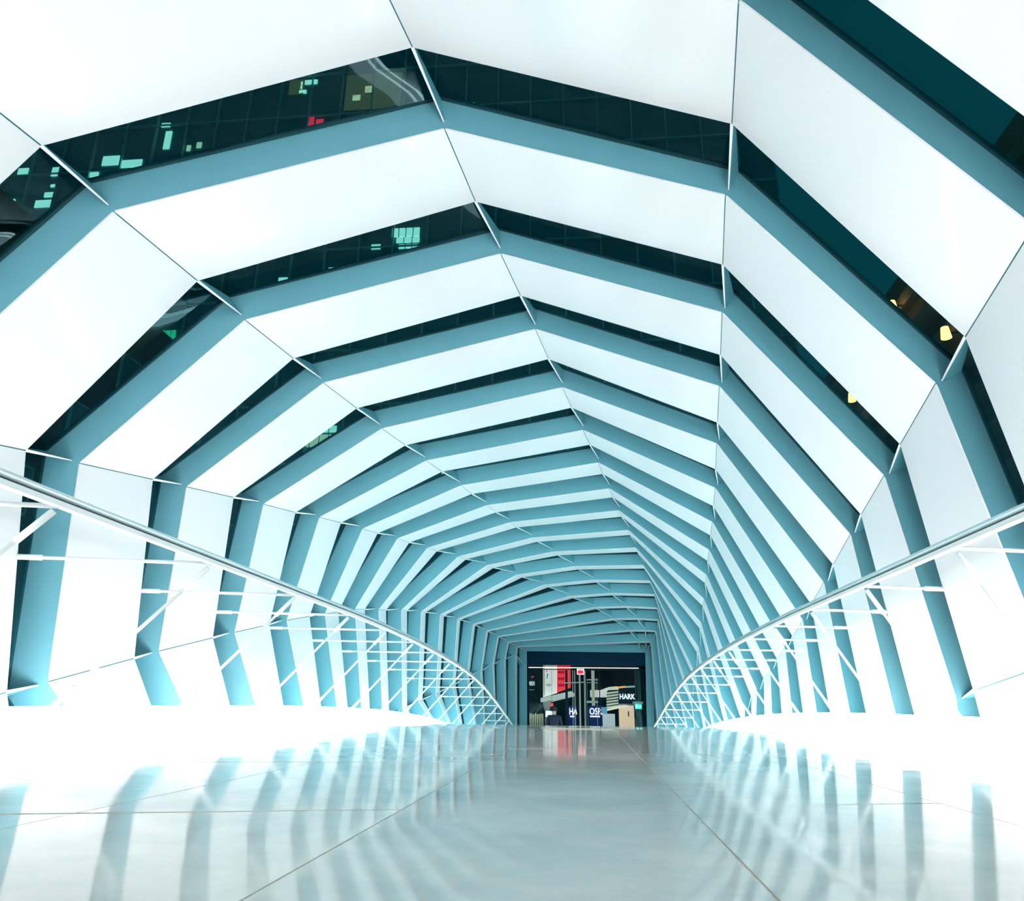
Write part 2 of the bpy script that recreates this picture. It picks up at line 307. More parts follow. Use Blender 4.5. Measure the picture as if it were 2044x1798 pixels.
# ------------------------------------------------------------------ rib rings, glazing between them
ORD = ['nearest', 'second', 'third', 'fourth', 'fifth', 'sixth', 'seventh', 'eighth', 'ninth', 'tenth', 'eleventh', 'twelfth', 'thirteenth',
       'fourteenth', 'fifteenth', 'sixteenth', 'seventeenth', 'eighteenth', 'nineteenth', 'twentieth']
def unit(v): v = np.asarray(v, float); return v/max(1e-9, np.linalg.norm(v))
wn = 0
for i in range(I0, I1):
    zf = fz(yn(i)+.5)
    e = empty('tunnel_rib', (0, yn(i), zf))
    if i >= -1: lb = 'white angular rib ring with grey-blue front web, %s from the camera' % ORD[i+1]
    elif i == -2: lb = 'white angular rib ring directly above the camera, outside the frame'
    else: lb = 'white angular rib ring behind the camera, outside the frame, %s back' % ORD[-3-i].replace('nearest', 'first')
    tag(e, lb, 'rib', 'rib rings of the bridge tunnel')
    wn += 1
    win = empty('window_%d' % wn, (0, yn(i)+GAM*S, zf))
    tag(win, 'narrow dark glass band after the %s white rib ring' % (ORD[i+1] if i >= -1 else ('overhead' if i == -2 else 'rear '+ORD[-3-i])), kind='structure')
    for a, b in zip(TR[:-1], TR[1:]):
        Na, Nb, Fa, Fb = NV[a, i], NV[b, i], FV[a, i], FV[b, i]
        if max(Na[2]-fz(Na[1]), Nb[2]-fz(Nb[1]), Fa[2]-fz(Fa[1]), Fb[2]-fz(Fb[1])) > -.02:
            t = unit(Nb-Na); nn = unit(np.cross(Fa-Na, Nb-Na)); t2 = unit(Fb-Fa)
            oa = np.array([OUT[a, i][0], 0, OUT[a, i][1]])
            if nn@oa < 0: nn = -nn
            gp = .004
            lp = np.array([0, .005, 0])
            q = [Na+t*gp-lp, Nb-t*gp-lp, Fb-t2*gp, Fa+t2*gp]
            mesh_obj('cladding_panel', *shell(q, nn*.009), M['panel'], e)
            # front web standing up from the inner edge
            Ja, Jb = JV[a, i], JV[b, i]; dy = np.array([0, .016, 0])
            ob = np.array([OUT[b, i][0], 0, OUT[b, i][1]]); q = [Na+oa*.006, Nb+ob*.006, Jb, Ja]
            mesh_obj('web_panel', *hexa(q, [x+dy for x in q]), M['web'], e)
        # glass from the panel's far edge to the next web
        Ja, Jb = JV[a, i+1], JV[b, i+1]
        oa = np.array([OUT[a, i][0], 0, OUT[a, i][1]]); ob = np.array([OUT[b, i][0], 0, OUT[b, i][1]])
        if max(Fa[2]-fz(Fa[1]), Fb[2]-fz(Fb[1]), Ja[2]-fz(Ja[1]), Jb[2]-fz(Jb[1])) > -.02:
            q = [Fa+oa*.035, Fb+ob*.035, Jb-ob*.012, Ja-oa*.012]
            mesh_obj('pane', *shell(q, unit(oa+ob)*.01), M['glass'], win)
            q = [Ja-oa*.014-np.array([0, .02, 0]), Jb-ob*.014-np.array([0, .02, 0]), Jb+ob*.01-np.array([0, .02, 0]), Ja+oa*.01-np.array([0, .02, 0])]
            mesh_obj('glazing_bar', *hexa(q, [x+np.array([0, .018, 0]) for x in q]), M['gasket'], win)
            q = [Fa+oa*.004, Fb+ob*.004, Fb+ob*.04, Fa+oa*.04]
            mesh_obj('panel_edge', *hexa(q, [x+np.array([0, .008, 0]) for x in q]), M['panel_lip'], e)
    # wedge fins bridging the glass at each corner
    for j, t in enumerate(TR):
        F0, N1, J1 = FV[t, i], NV[t, i+1], JV[t, i+1]
        if max(F0[2]-fz(F0[1]), N1[2]-fz(N1[1])) < -.05: continue
        o = np.array([OUT[t, i+1][0], 0, OUT[t, i+1][1]]); tg = np.array([o[2], 0, -o[0]]); tg = unit(tg)
        tip = N1+(J1-N1)*.25; back = np.array([0, .004, 0])
        A = [F0+tg*.009, tip+tg*.003-back, J1-o*.02+tg*.006-back, F0+o*.04+tg*.009]
        B = [F0-tg*.009, tip-tg*.003-back, J1-o*.02-tg*.006-back, F0+o*.04-tg*.009]
        fin = mesh_obj('fin', *hexa(A, B), M['fin'], e)
        q = [F0+tg*.0095, tip+tg*.0035-back, tip-tg*.0035-back, F0-tg*.0095]
        mesh_obj('fin_lit_edge', *hexa(q, [x-o*.005 for x in q]), M['white_metal'], fin)  # white cap paints in the light the edge catches from below
        o0 = np.array([OUT[t, i][0], 0, OUT[t, i][1]]); tg0 = unit((o0[2], 0, -o0[0])); N0 = NV[t, i]
        q = [N0+o0*.007+tg0*.02, F0+o0*.007+tg0*.02, F0+o0*.007-tg0*.02, N0+o0*.007-tg0*.02]
        mesh_obj('seam_strip', *hexa(q, [x+o0*.004 for x in q]), M['seam'], e)

# ------------------------------------------------------------------ kerbs with light strips
def yrange(a, b, st=.7):
    n = int(round((b-a)/st)); return [a+(b-a)*j/n for j in range(n+1)]
for sgn, xo, nm in ((-1, -3.06, 'left'), (1, 2.50, 'right')):
    e = empty('light_kerb', (xo, 4, 0))
    tag(e, 'low white kerb with glowing light strip along the %s side of the floor' % nm, 'kerb', 'light kerbs along the floor edges')
    s = -sgn
    prof = [(0, -.1), (0, .165), (s*.20, .165), (s*.335, 0), (s*.335, -.1)]
    path = [(xo, y, fz(y)) for y in yrange(-8.5, 27.4)]
    MB().add(sweep(path, prof)).build('kerb_body', M['kerb'], e)
    for (ya, yb, mt) in ((-8.5, 7.6, 'led_near'), (7.6, 26.8, 'led_far')):
        pr = [(s*.06, .166), (s*.2, .166), (s*.336, .001), (s*.342, .004), (s*.204, .172), (s*.06, .172)]
        MB().add(sweep([(xo, y, fz(y)) for y in yrange(ya, yb)], pr)).build('light_diffuser', M[mt], e)
        tw_ = .05 if sgn < 0 else .20
        pr = [(-s*.004, .075), (-s*.008, .078), (s*.0, .1675), (s*tw_, .1735), (s*tw_, .166), (s*.002, .16)]; 
        MB().add(sweep([(xo, y, fz(y)) for y in yrange(ya, yb)], pr)).build('wall_washer', M[mt.replace('led', 'wash')], e)

# ------------------------------------------------------------------ balustrades
for sgn, xr, nm in ((-1, -2.30, 'left'), (1, 1.92, 'right')):
    e = empty('handrail', (xr, 4, 0))
    tag(e, 'stainless handrail on white rods along the %s wall' % nm, 'handrail', 'handrails of the bridge')
    ys = yrange(-8, 26.9, .7)
    el = [(.020*math.cos(q), 1.062+.017*math.sin(q)) for q in [2*math.pi*j/12 for j in range(12)]]
    MB().add(sweep([(xr, y, fz(y)) for y in ys], el)).build('rail_tube', M['rail'], e, smooth=True)
    MB().add(sweep([(xr, y, fz(y)) for y in ys], [(-.006, 1.035), (.006, 1.035), (.006, 1.048), (-.006, 1.048)])).build('rail_spine', M['gasket'], e)
    MB().add(sweep([(xr, y, fz(y)) for y in ys], [(-.02, 1.012), (.02, 1.012), (.02, 1.036), (-.02, 1.036)])).build('lower_rail', M['white_metal'], e)
    for i in range(-5, 18):
        k2 = kk(i+GAM); y = yn(i)+GAM*S+k2*xr
        if y > 26.5: continue
        zr = fz(y)+1.018
        # wall point: where the rib's far edge stands at this height
        pts = [FV[t, i] for t in TR]; best = None
        for a, b in zip(pts[:-1], pts[1:]):
            if (a[2]-zr)*(b[2]-zr) <= 0 and abs(a[2]-b[2]) > 1e-6:
                q = a+(b-a)*(zr-a[2])/(b[2]-a[2])
                if (q[0] < xr-.1 if sgn < 0 else q[0] > xr+.1): best = q
        hp = np.array([xr, y, zr])
        if best is not None:
            d = unit(best-hp); L = np.linalg.norm(best-hp)
            arm = MB().add(tube(hp, best-d*.05, .011)).build('bracket_arm', M['white_metal'], e, smooth=True)
            MB().add(tube(best-d*.14, best, .017)).build('clamp', M['white_metal'], arm, smooth=True)
        xb = -3.05 if sgn < 0 else 2.47
        yb = yn(i)+GAM*S+k2*xb; bp = np.array([xb, yb, fz(yb)+.165])
        d = unit(bp-hp)
        br = MB().add(tube(hp+d*.03, bp, .011)).build('brace', M['white_metal'], e, smooth=True)
        MB().add(tube(hp+d*.03, hp+d*.22, .016)).build('sleeve', M['white_metal'], br, smooth=True)
        MB().add(tube(bp-d*.16, bp, .016)).build('sleeve', M['white_metal'], br, smooth=True)

# ------------------------------------------------------------------ far portal and doors
M['dark'] = pbr('near_black_panel', (.002, .02, .04), .6, spec=.2, noise=.1)
M['navy'] = pbr('dark_navy_fascia', (.001, .03, .07), .7, spec=.15, noise=.08)
M['silver'] = pbr('satin_silver', (.62, .72, .72), .3, metal=.6)
M['teal_wall'] = pbr('dark_teal_paint', (.002, .045, .06), .7, spec=.2, noise=.1)
M['cream'] = pbr('cream_plaster', (.62, .66, .6), .6, noise=.05)
M['peach'] = pbr('peach_shopfront', (.75, .55, .4), .5, noise=.08)
M['clear'] = glassmat('clear_door_glass', (.9, .97, .97), .5)
M['lamp'] = emit('lamp_white', (1, .96, .9), 2.2)
M['letter'] = emit('lit_letter', (1, 1, 1), 2.5)
M['hall_fill'] = emit('hall_fill_emitter', (.9, .97, 1), 5.0, 'AUTO')  # emission for the added hall fill lights
def pbox(x0, y0, x1, y1, Y, dep, px_pad=0):              # box whose front face fills a pixel rectangle at distance Y
    a, b = atY(x0, y0, Y), atY(x1, y1, Y); zt, zb = max(a[2], b[2]), min(a[2], b[2])
    return box(min(a[0], b[0]), max(a[0], b[0]), Y, Y+dep, zb, zt)
def ctr(x0, y0, x1, y1, Y): return atY((x0+x1)/2, max(y0, y1), Y)
def thing(name, label, cat, x0, y0, x1, y1, Y, dep, mat, group=None):
    o = mesh_obj(name, *pbox(x0, y0, x1, y1, Y, dep), mat, None, ctr(x0, y0, x1, y1, Y)); return tag(o, label, cat, group)
def text(name, body, x0, y0, x1, y1, Y, mat, parent, font=None, shear=0):
    cu = bpy.data.curves.new('t', 'FONT'); cu.body = body; cu.extrude = .02; cu.align_x = 'LEFT'; cu.shear = shear; cu.resolution_u = 3
    ob = bpy.data.objects.new('t', cu); COL.objects.link(ob)
    bpy.context.view_layer.update()
    me = bpy.data.meshes.new_from_object(ob.evaluated_get(bpy.context.evaluated_depsgraph_get()))
    bpy.data.objects.remove(ob, do_unlink=True)
    vs = np.array([v.co[:] for v in me.vertices]); mn, mxx = vs.min(0), vs.max(0)
    a, b = atY(x0, y1, Y), atY(x1, y0, Y)
    out = [(a[0]+(v[0]-mn[0])/(mxx[0]-mn[0])*(b[0]-a[0]), Y-v[2], a[2]+(v[1]-mn[1])/(mxx[1]-mn[1])*(b[2]-a[2])) for v in vs]
    fs = [tuple(p.vertices) for p in me.polygons]
    return mesh_obj(name, out, fs, mat, parent)

PY = yn(18)
door = empty('door_1', (-.1, PY+.2, fz(PY)))
tag(door, 'dark framed glass doors closing the far end of the bridge', kind='structure')
for a, b in zip(TR[:-1], TR[1:]):
    Na, Nb = NV[a, 18], NV[b, 18]
    if max(Na[2], Nb[2]) < fz(PY)-.02 or np.linalg.norm(Na-Nb) < .01: continue
    q = [Na, Nb, JV[b, 18], JV[a, 18]]
    mesh_obj('portal_web', *hexa(q, [x+np.array([0, .05, 0]) for x in q]), M['web'], door)
zt = NV['A', 18][2]; xl, xr_ = NV['A', 18][0], NV['D', 18][0]
mesh_obj('portal_reveal', *box(xl-.2, xl-.06, PY+.05, PY+.75, fz(PY)-.1, zt+.1), M['web'], door)
mesh_obj('portal_reveal', *box(xr_+.06, xr_+.22, PY+.05, PY+.75, fz(PY)-.1, zt+.1), M['web'], door)
mesh_obj('header', *pbox(1053, 1300.5, 1289, 1328, PY+.3, .35), M['navy'], door)
mesh_obj('door_head', *pbox(1053, 1334.5, 1289, 1338, PY+.45, .12), M['dark'], door)
mesh_obj('transom_bar', *pbox(1053, 1328, 1289, 1331, PY+.5, .1), M['dark'], door)
mesh_obj('light_line', *pbox(1055, 1331.2, 1274.5, 1334, PY+.42, .05), M['lamp'], door)
for x0, x1, mt in ((1053, 1055.4, 'dark'), (1127.8, 1135, 'dark'), (1150, 1154, 'dark'), (1163, 1166, 'dark'), (1166.5, 1168.8, 'silver'), (1143.2, 1144.8, 'silver'), (1197, 1199.5, 'dark'), (1285.5, 1290.5, 'dark')):
    mesh_obj('stile', *pbox(x0, 1337.5, x1, 1520, PY+.5, .06), M[mt], door)
for x0, x1 in ((1055.4, 1127.8), (1135, 1150), (1168.8, 1197), (1199.5, 1285.5)):
    mesh_obj('door_pane', *pbox(x0, 1338, x1, 1520, PY+.53, .012), M['clear'], door)
mesh_obj('push_bar', *tube(atY(1125.5, 1363, PY+.35), atY(1165, 1361.5, PY+.35), .02), M['silver'], door)
mesh_obj('push_bar', *tube(atY(1173, 1356.5, PY+.35), atY(1191, 1356.5, PY+.35), .02), M['silver'], door)

# sign box in red over the doors
sg = empty('exit_sign', tuple(ctr(1151.5, 1335, 1166, 1346, PY+.1)))
tag(sg, 'small red sign in a white frame hanging above the glass doors', 'sign')
mesh_obj('frame', *pbox(1151.5, 1334.6, 1166, 1346.2, PY+.15, .08), emit('sign_frame_white', (1, .93, .93), .8), sg)
mesh_obj('face', *pbox(1153, 1338, 1164.3, 1344.3, PY+.14, .02), emit('sign_red', (1, .0, .03), 1.3), sg)
mesh_obj('arrow', *hexa([atY(1154, 1336.2, PY+.145), atY(1164, 1336.4, PY+.145), atY(1162, 1337.4, PY+.145), atY(1156, 1337.4, PY+.145)], [atY(1154, 1336.2, PY+.16), atY(1164, 1336.4, PY+.16), atY(1162, 1337.4, PY+.16), atY(1156, 1337.4, PY+.16)]), M['dark'], sg)

# ------------------------------------------------------------------ shopping hall beyond the doors
FZ = fz(40)
fl = mesh_obj('floor_hall', *box(-9, 9, PY+.24, 44, FZ-.15, FZ-.002), pbr('hall_floor', (.3, .36, .36), .15), None); tag(fl, 'grey floor of the hall beyond the doors', kind='structure')
wl = mesh_obj('wall_back', *box(-9, 9, 43, 43.3, FZ, 6.5), M['teal_wall'], None); tag(wl, 'dark back wall of the hall beyond the doors', kind='structure')
for nm, xa, xb in (('wall_left', -9.3, -9), ('wall_right', 9, 9.3)):
    o = mesh_obj(nm, *box(xa, xb, PY+.3, 43.3, FZ, 6.5), M['teal_wall'], None); tag(o, 'dark side wall of the hall, out of sight of the doorway', kind='structure')
cl = mesh_obj('ceiling', *box(-9, 9, PY+.66, 43, 6.2, 6.5), M['dark'], None); tag(cl, 'dark ceiling of the hall beyond the doors', kind='structure')
for nm, xa, xb, za, zb in (('wall_front', -9, xl-.12, FZ, 6.5), ('wall_front.001', xr_+.16, 9, FZ, 6.5), ('wall_front.002', xl-.12, xr_+.16, zt+.1, 6.5)):
    o = mesh_obj('wall_front', *box(xa, xb, PY+.66, PY+.9, za, zb), M['teal_wall'], None); tag(o, 'dark wall around the portal, hall side', kind='structure')
for k_, (x, y) in enumerate(((-2.2, 31.5), (1.8, 31.5), (-1.5, 36.5), (2.6, 36.5))):
    e = empty('hall_fill_light', (x, y, 6.1)); tag(e, 'added unseen fill light of the hall, %s row on the %s' % (('front', 'rear')[k_//2], ('left', 'right')[k_ % 2]), 'light', 'added fill lights of the hall')  # fill lights added to brighten the hall, hidden above the header
    mesh_obj('housing', *box(x-.65, x+.65, y-.65, y+.65, 6.12, 6.2), M['white_metal'], e)
    mesh_obj('diffuser', *box(x-.6, x+.6, y-.6, y+.6, 6.08, 6.12), M['hall_fill'], e)

# dark banner, white banner and red banner on the left
bn = empty('wall_banner', tuple(ctr(1055.5, 1337, 1078, 1391, 34))); tag(bn, 'tall dark banner with pale lettering at the left of the doorway', 'banner')
mesh_obj('board', *pbox(1040, 1320, 1078.5, 1393, 34, .1), M['teal_wall'], bn)
text('lettering', 'ARBON', 1055.7, 1359.5, 1067, 1368, 33.97, emit('pale_letter', (.75, .9, .85), .9), bn)
mesh_obj('underline', *pbox(1056.5, 1376, 1066, 1377, 33.97, .02), emit('pale_line', (.4, .6, .6), .5), bn)
mesh_obj('flourish', *tube(atY(1060.5, 1352, 33.97), atY(1065.5, 1349.5, 33.97), .03), emit('pink_stroke', (.6, .05, .3), .8), bn)
bn = empty('poster', tuple(ctr(1084, 1337, 1111, 1386, 35))); tag(bn, 'tall white lit poster with a round coloured emblem beside the red poster', 'poster')
def quadpx(pts, Y, dep): q = [atY(*p, Y) for p in pts]; return hexa(q, [x+np.array([0, dep, 0]) for x in q])
mesh_obj('board', *quadpx([(1084, 1325), (1112, 1325), (1112, 1383), (1084, 1391)], 35, .1), emit('poster_white', (.86, .9, .86), .78), bn)
mesh_obj('edge', *quadpx([(1083.6, 1325), (1088.5, 1325), (1088.5, 1389), (1083.6, 1387)], 34.97, .02), emit('poster_edge', (.55, .6, .5), .7), bn)
emc = [((1092.5, 1337.5), (1090.6, 1341.5), (.8, .05, .1)), ((1092.8, 1344.5), (1092.8, 1350), (.02, .08, .4)), ((1092.5, 1350.5), (1091.2, 1354), (.02, .4, .12))]
for a, b, col in emc: mesh_obj('emblem_stroke', *tube(atY(*a, 34.96), atY(*b, 34.96), .025), emit('emblem_colour', col, .7), bn)
text('lettering', 'Inspi', 1090.7, 1363.5, 1099.5, 1370, 34.97, M['dark'], bn)
bn = empty('poster', tuple(ctr(1112, 1337, 1128, 1382, 35))); tag(bn, 'tall red lit poster with dark red lines of print', 'poster')
mesh_obj('board', *quadpx([(1112, 1325), (1139, 1325), (1139, 1372), (1112, 1382)], 34.9, .1), emit('poster_red', (1, .06, .06), .95), bn)
for yy in (1339, 1352, 1365):
    for x0, x1 in ((1114, 1117.5), (1118.3, 1122), (1122.8, 1126.5)):
        mesh_obj('print_line', *quadpx([(x0, yy+.8*0), (x1, yy-1), (x1, yy+5), (x0, yy+6)], 34.88, .02), emit('print_dark_red', (.55, .0, .08), .6), bn)
o = mesh_obj('soffit_band', *quadpx([(1079, 1393), (1140, 1379), (1140, 1386), (1079, 1401)], 34.7, 8.25), emit('soffit_glow', (.85, .92, .88), .55), None, ctr(1079, 1390, 1140, 1400, 34.7)); tag(o, 'pale slanted soffit band under the posters', 'soffit')  # band emits faintly in place of light falling on it
v, f = [], []
cp = [atY(1086, 1387, 36), atY(1100, 1387, 36), atY(1098, 1405, 36), atY(1095, 1432, 36), atY(1094, 1500, 36), atY(1087, 1500, 36), atY(1088, 1420, 36), atY(1084, 1404, 36)]
MBc = MB(); MBc.v = list(cp)+[p+np.array([0, .5, 0]) for p in cp]; MBc.f = [tuple(range(8)), tuple(range(15, 7, -1))]+[(j, (j+1) % 8, 8+(j+1) % 8, 8+j) for j in range(8)]
o = MBc.build('flared_column', M['cream'], None, ctr(1086, 1392, 1100, 1500, 36)); tag(o, 'cream column flaring out under the soffit band', 'column')
o = thing('hoarding', 'dark green hoarding low at the left of the doorway', 'hoarding', 1050, 1402, 1085, 1470, 37, .1, pbr('dark_green', (.003, .06, .05), .5))
fe = empty('fence', tuple(ctr(1056, 1424, 1084, 1470, 36.6))); tag(fe, 'pale picket fence in front of the dark green hoarding', 'fence')
for q in range(8):
    x = 1057+q*3.6
    mesh_obj('picket', *quadpx([(x, 1425+(q % 3)), (x+1.2, 1422.5+(q % 3)), (x+2.2, 1426), (x+1.6, 1470)], 36.6, .03), emit('picket_glow', (.8, .85, .6), .6), fe)  # pickets given a glow of their own for the light on them
pl = empty('pendant_lamp', tuple(ctr(1099, 1404, 1104, 1409, 33))); tag(pl, 'small glowing red pendant lamp above the person', 'lamp')
mesh_obj('shade', *tube(atY(1099, 1406.5, 33), atY(1104, 1406, 33), .07), emit('red_lamp', (1, .05, .06), 1.4), pl)
_p = atY(1101.5, 1406, 33); mesh_obj('cord', *tube(_p, (_p[0], _p[1], 6.2), .006), M['dark'], pl)
o = thing('light_box', 'bright white light box low behind the person', 'light box', 1089, 1418.5, 1102.5, 1431, 35.5, .1, emit('lightbox_white', (.9, .95, 1), 1.4))

# shop fronts on the right
sh = empty('clothing_shop', tuple(ctr(1197, 1338, 1268, 1432, 36))); tag(sh, 'shop front with white serif lettering, louvred panel and peach entrance', 'shop front')
mesh_obj('upper_wall', *pbox(1199, 1320, 1290, 1372, 36.4, .2), M['dark'], sh)
mesh_obj('sign_board', *pbox(1234.5, 1375.5, 1275, 1405, 36, .2), M['navy'], sh)
text('sign_letters', 'HARK', 1237.3, 1385, 1267, 1395, 35.97, M['letter'], sh)
mesh_obj('cornice', *quadpx([(1199, 1377), (1215, 1371), (1215, 1376.5), (1199, 1392)], 35.9, .3), emit('fascia_glow', (.85, .88, .82), .75), sh)  # cornice pieces emit, shop light put into their materials
mesh_obj('cornice', *quadpx([(1215, 1371), (1232, 1369.5), (1235, 1376), (1215, 1377)], 35.9, .3), emit('fascia_glow_warm', (.8, .85, .72), .7), sh)
mesh_obj('cornice', *quadpx([(1230, 1370.5), (1248, 1368.5), (1249, 1372), (1232, 1374)], 35.85, .3), emit('cornice_glow_orange', (1, .5, .2), .9), sh)
mesh_obj('cornice', *quadpx([(1249, 1369), (1268, 1368), (1268, 1371.5), (1249, 1372.5)], 35.85, .3), emit('cornice_glow_teal', (.35, .65, .62), .6), sh)
for q in range(6):
    y = 1379.5+q*5.7
    mesh_obj('louvre_slat', *quadpx([(1211, y+2.2), (1234.5, y-.8), (1234.5, y+2.8), (1211, y+6)], 35.8, .25), emit('slat_glow', (.62, .68, .55), .7), sh)  # slat emission stands in for light on the louvres
mesh_obj('louvre_back', *pbox(1211, 1377, 1234.5, 1414, 36.1, .1), M['dark'], sh)
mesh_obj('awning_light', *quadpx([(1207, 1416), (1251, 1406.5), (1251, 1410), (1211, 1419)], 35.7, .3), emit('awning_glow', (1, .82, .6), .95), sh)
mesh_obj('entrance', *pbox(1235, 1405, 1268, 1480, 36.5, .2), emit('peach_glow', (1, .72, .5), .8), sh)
mesh_obj('door_post', *pbox(1253.5, 1419, 1255.8, 1430, 36.3, .1), M['dark'], sh)
mesh_obj('fascia_grey', *pbox(1235, 1404, 1268, 1408, 36.2, .2), M['silver'], sh)
o = thing('shop_counter', 'white counter low in front of the louvred shop', 'counter', 1203, 1424.5, 1229, 1480, 34.5, .5, emit('counter_glow', (.75, .85, .9), .6))  # counter is self-lit, its brightness painted in as emission
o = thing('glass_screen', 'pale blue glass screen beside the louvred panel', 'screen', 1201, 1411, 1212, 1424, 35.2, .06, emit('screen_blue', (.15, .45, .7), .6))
for (bd, x0, x1, lb) in (('HA', 1137, 1152, 'small navy shop sign with white letters left of the door posts'), ('OSRI', 1177, 1203.5, 'navy shop sign with large white letters right of the door posts')):
    e = empty('shop_sign', tuple(ctr(x0, 1412, x1, 1432, 36))); tag(e, lb, 'sign')
    mesh_obj('board', *pbox(x0-3, 1408, x1+1, 1470, 36, .1), emit('sign_navy', (.0, .02, .12), .5), e)
    text('letters', bd, x0, 1413, x1, 1426, 35.95, M['letter'], e)
    mesh_obj('underline', *pbox(x0+1, 1428.5, x1-6, 1431, 35.96, .03), M['letter'], e)
# pale frame stand just behind the doors
fr = empty('metal_stand', tuple(ctr(1168, 1340, 1196, 1500, 31))); tag(fr, 'tall pale metal stand with crossbars behind the doors', 'stand')
for x0, x1, y0 in ((1168.5, 1170.5, 1339), (1171.5, 1174.5, 1358), (1190.5, 1194.5, 1352)): mesh_obj('upright', *pbox(x0, y0, x1, 1500, 31, .08), emit('upright_glow', (.5, .58, .52), .5) if x0 > 1171 else M['silver'], fr)  # pale uprights glow to imitate hall light on the metal
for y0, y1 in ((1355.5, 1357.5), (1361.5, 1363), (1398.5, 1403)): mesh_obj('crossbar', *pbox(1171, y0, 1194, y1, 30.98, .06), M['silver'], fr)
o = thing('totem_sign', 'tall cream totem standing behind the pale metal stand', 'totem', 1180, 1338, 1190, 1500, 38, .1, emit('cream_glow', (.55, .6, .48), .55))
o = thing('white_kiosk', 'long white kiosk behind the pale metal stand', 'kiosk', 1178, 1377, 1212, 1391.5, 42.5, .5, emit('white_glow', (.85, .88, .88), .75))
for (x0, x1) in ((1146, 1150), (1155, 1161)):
    o = thing('glass_column', 'pale glowing column between the door posts, %s one' % ('narrow' if x0 < 1150 else 'wide'), 'column', x0, 1338, x1, 1500, 33.5, .15, emit('column_glow', (.42, .52, .5), .5))  # column sheen painted in as a faint emission
cv, cf = tube(atY(1276, 1335, 30.5)*np.array([1, 1, 0])+np.array([0, 0, FZ]), atY(1276, 1335, 30.5)*np.array([1, 1, 0])+np.array([0, 0, 3.2]), .19, n=24)
o = mesh_obj('round_column', cv, cf, pbr('teal_column', (.01, .13, .14), .35), None, (atY(1276, 1335, 30.5)[0], 30.5, FZ), smooth=False); tag(o, 'dark teal round column at the right of the doorway', 'column')
ex = empty('exit_sign', tuple(ctr(1266, 1400, 1284, 1416, 29.6))); tag(ex, 'green lit exit sign with running figure and arrow by the round column', 'sign')
mesh_obj('bracket', *pbox(1265, 1399.8, 1284, 1405, 29.6, .95), M['white_metal'], ex)
mesh_obj('face', *pbox(1267.5, 1404.8, 1281.5, 1415.2, 29.55, .05), emit('exit_green', (.0, .8, .62), 1.0), ex)
mesh_obj('arrow_shaft', *pbox(1275, 1409.3, 1278, 1410.7, 29.52, .02), M['letter'], ex)
mesh_obj('arrow_head', *quadpx([(1277.3, 1407.3), (1280, 1410), (1280, 1410.1), (1277.3, 1412.7)], 29.52, .02), M['letter'], ex)
mesh_obj('figure_body', *quadpx([(1269.5, 1408), (1272, 1408), (1272, 1413), (1269.8, 1413)], 29.52, .02), M['letter'], ex)
mesh_obj('figure_head', *tube(atY(1271, 1407, 29.5), atY(1271, 1407, 29.54), .02), M['letter'], ex)

# ------------------------------------------------------------------ person walking down the far slope
def make_person(base, H):
    J = {'pel': (0, 0, .53), 'sp': (0, 0, .62), 'ch': (0, .01, .74), 'nk': (0, .0, .835), 'hd0': (0, -.01, .87), 'hd1': (0, -.012, .925), 'hd2': (0, -.005, .97),
         'shl': (-.105, 0, .80), 'ell': (-.135, .02, .64), 'wrl': (-.125, -.03, .50), 'hal': (-.12, -.04, .46), 'shr': (.105, 0, .80), 'elr': (.135, .02, .64), 'wrr': (.125, -.05, .51), 'har': (.12, -.06, .47),
         'hpl': (-.055, 0, .50), 'knl': (-.06, -.03, .28), 'anl': (-.06, .02, .045), 'tol': (-.065, -.09, .02), 'hpr': (.055, 0, .50), 'knr': (.06, -.01, .28), 'anr': (.06, .06, .05), 'tor': (.065, -.05, .02)}
    E_ = [('pel', 'sp'), ('sp', 'ch'), ('ch', 'nk'), ('nk', 'hd0'), ('hd0', 'hd1'), ('hd1', 'hd2'), ('ch', 'shl'), ('shl', 'ell'), ('ell', 'wrl'), ('wrl', 'hal'), ('ch', 'shr'), ('shr', 'elr'), ('elr', 'wrr'), ('wrr', 'har'),
          ('pel', 'hpl'), ('hpl', 'knl'), ('knl', 'anl'), ('anl', 'tol'), ('pel', 'hpr'), ('hpr', 'knr'), ('knr', 'anr'), ('anr', 'tor')]
    Rr = {'pel': .085, 'sp': .08, 'ch': .085, 'nk': .036, 'hd0': .042, 'hd1': .05, 'hd2': .042, 'sh': .045, 'el': .032, 'wr': .024, 'ha': .022, 'hp': .06, 'kn': .042, 'an': .03, 'to': .026}
    names = list(J); me = bpy.data.meshes.new('person')
    me.from_pydata([tuple(c*H for c in J[n]) for n in names], [(names.index(a), names.index(b)) for a, b in E_], [])
    o = bpy.data.objects.new('person', me); COL.objects.link(o)
    mo = o.modifiers.new('skin', 'SKIN')
    for v, n in zip(me.skin_vertices[0].data, names):
        r = Rr.get(n, Rr.get(n[:2], .04))*H; v.radius = (r, r); v.use_root = (n == 'pel')
    o.modifiers.new('sub', 'SUBSURF').levels = 2
    bpy.context.view_layer.update()
    m2 = bpy.data.meshes.new_from_object(o.evaluated_get(bpy.context.evaluated_depsgraph_get()))
    bpy.data.objects.remove(o, do_unlink=True)
    o = bpy.data.objects.new('person', m2); COL.objects.link(o); o.location = base; ORG[o.name] = np.array(base, float)
    m2.materials.clear(); m2.materials.append(pbr('dark_coat', (.008, .02, .045), .7)); m2.materials.append(pbr('skin_tone', (.62, .40, .36), .5))
    for p in m2.polygons:
        p.use_smooth = True
        p.material_index = 1 if p.center.z > .845*H or p.center.z < .475*H and abs(p.center.x) > .1*H else 0
    return o
pb = atY(1106, 1409, 24.2); ph = pb[2]-fz(24.2)
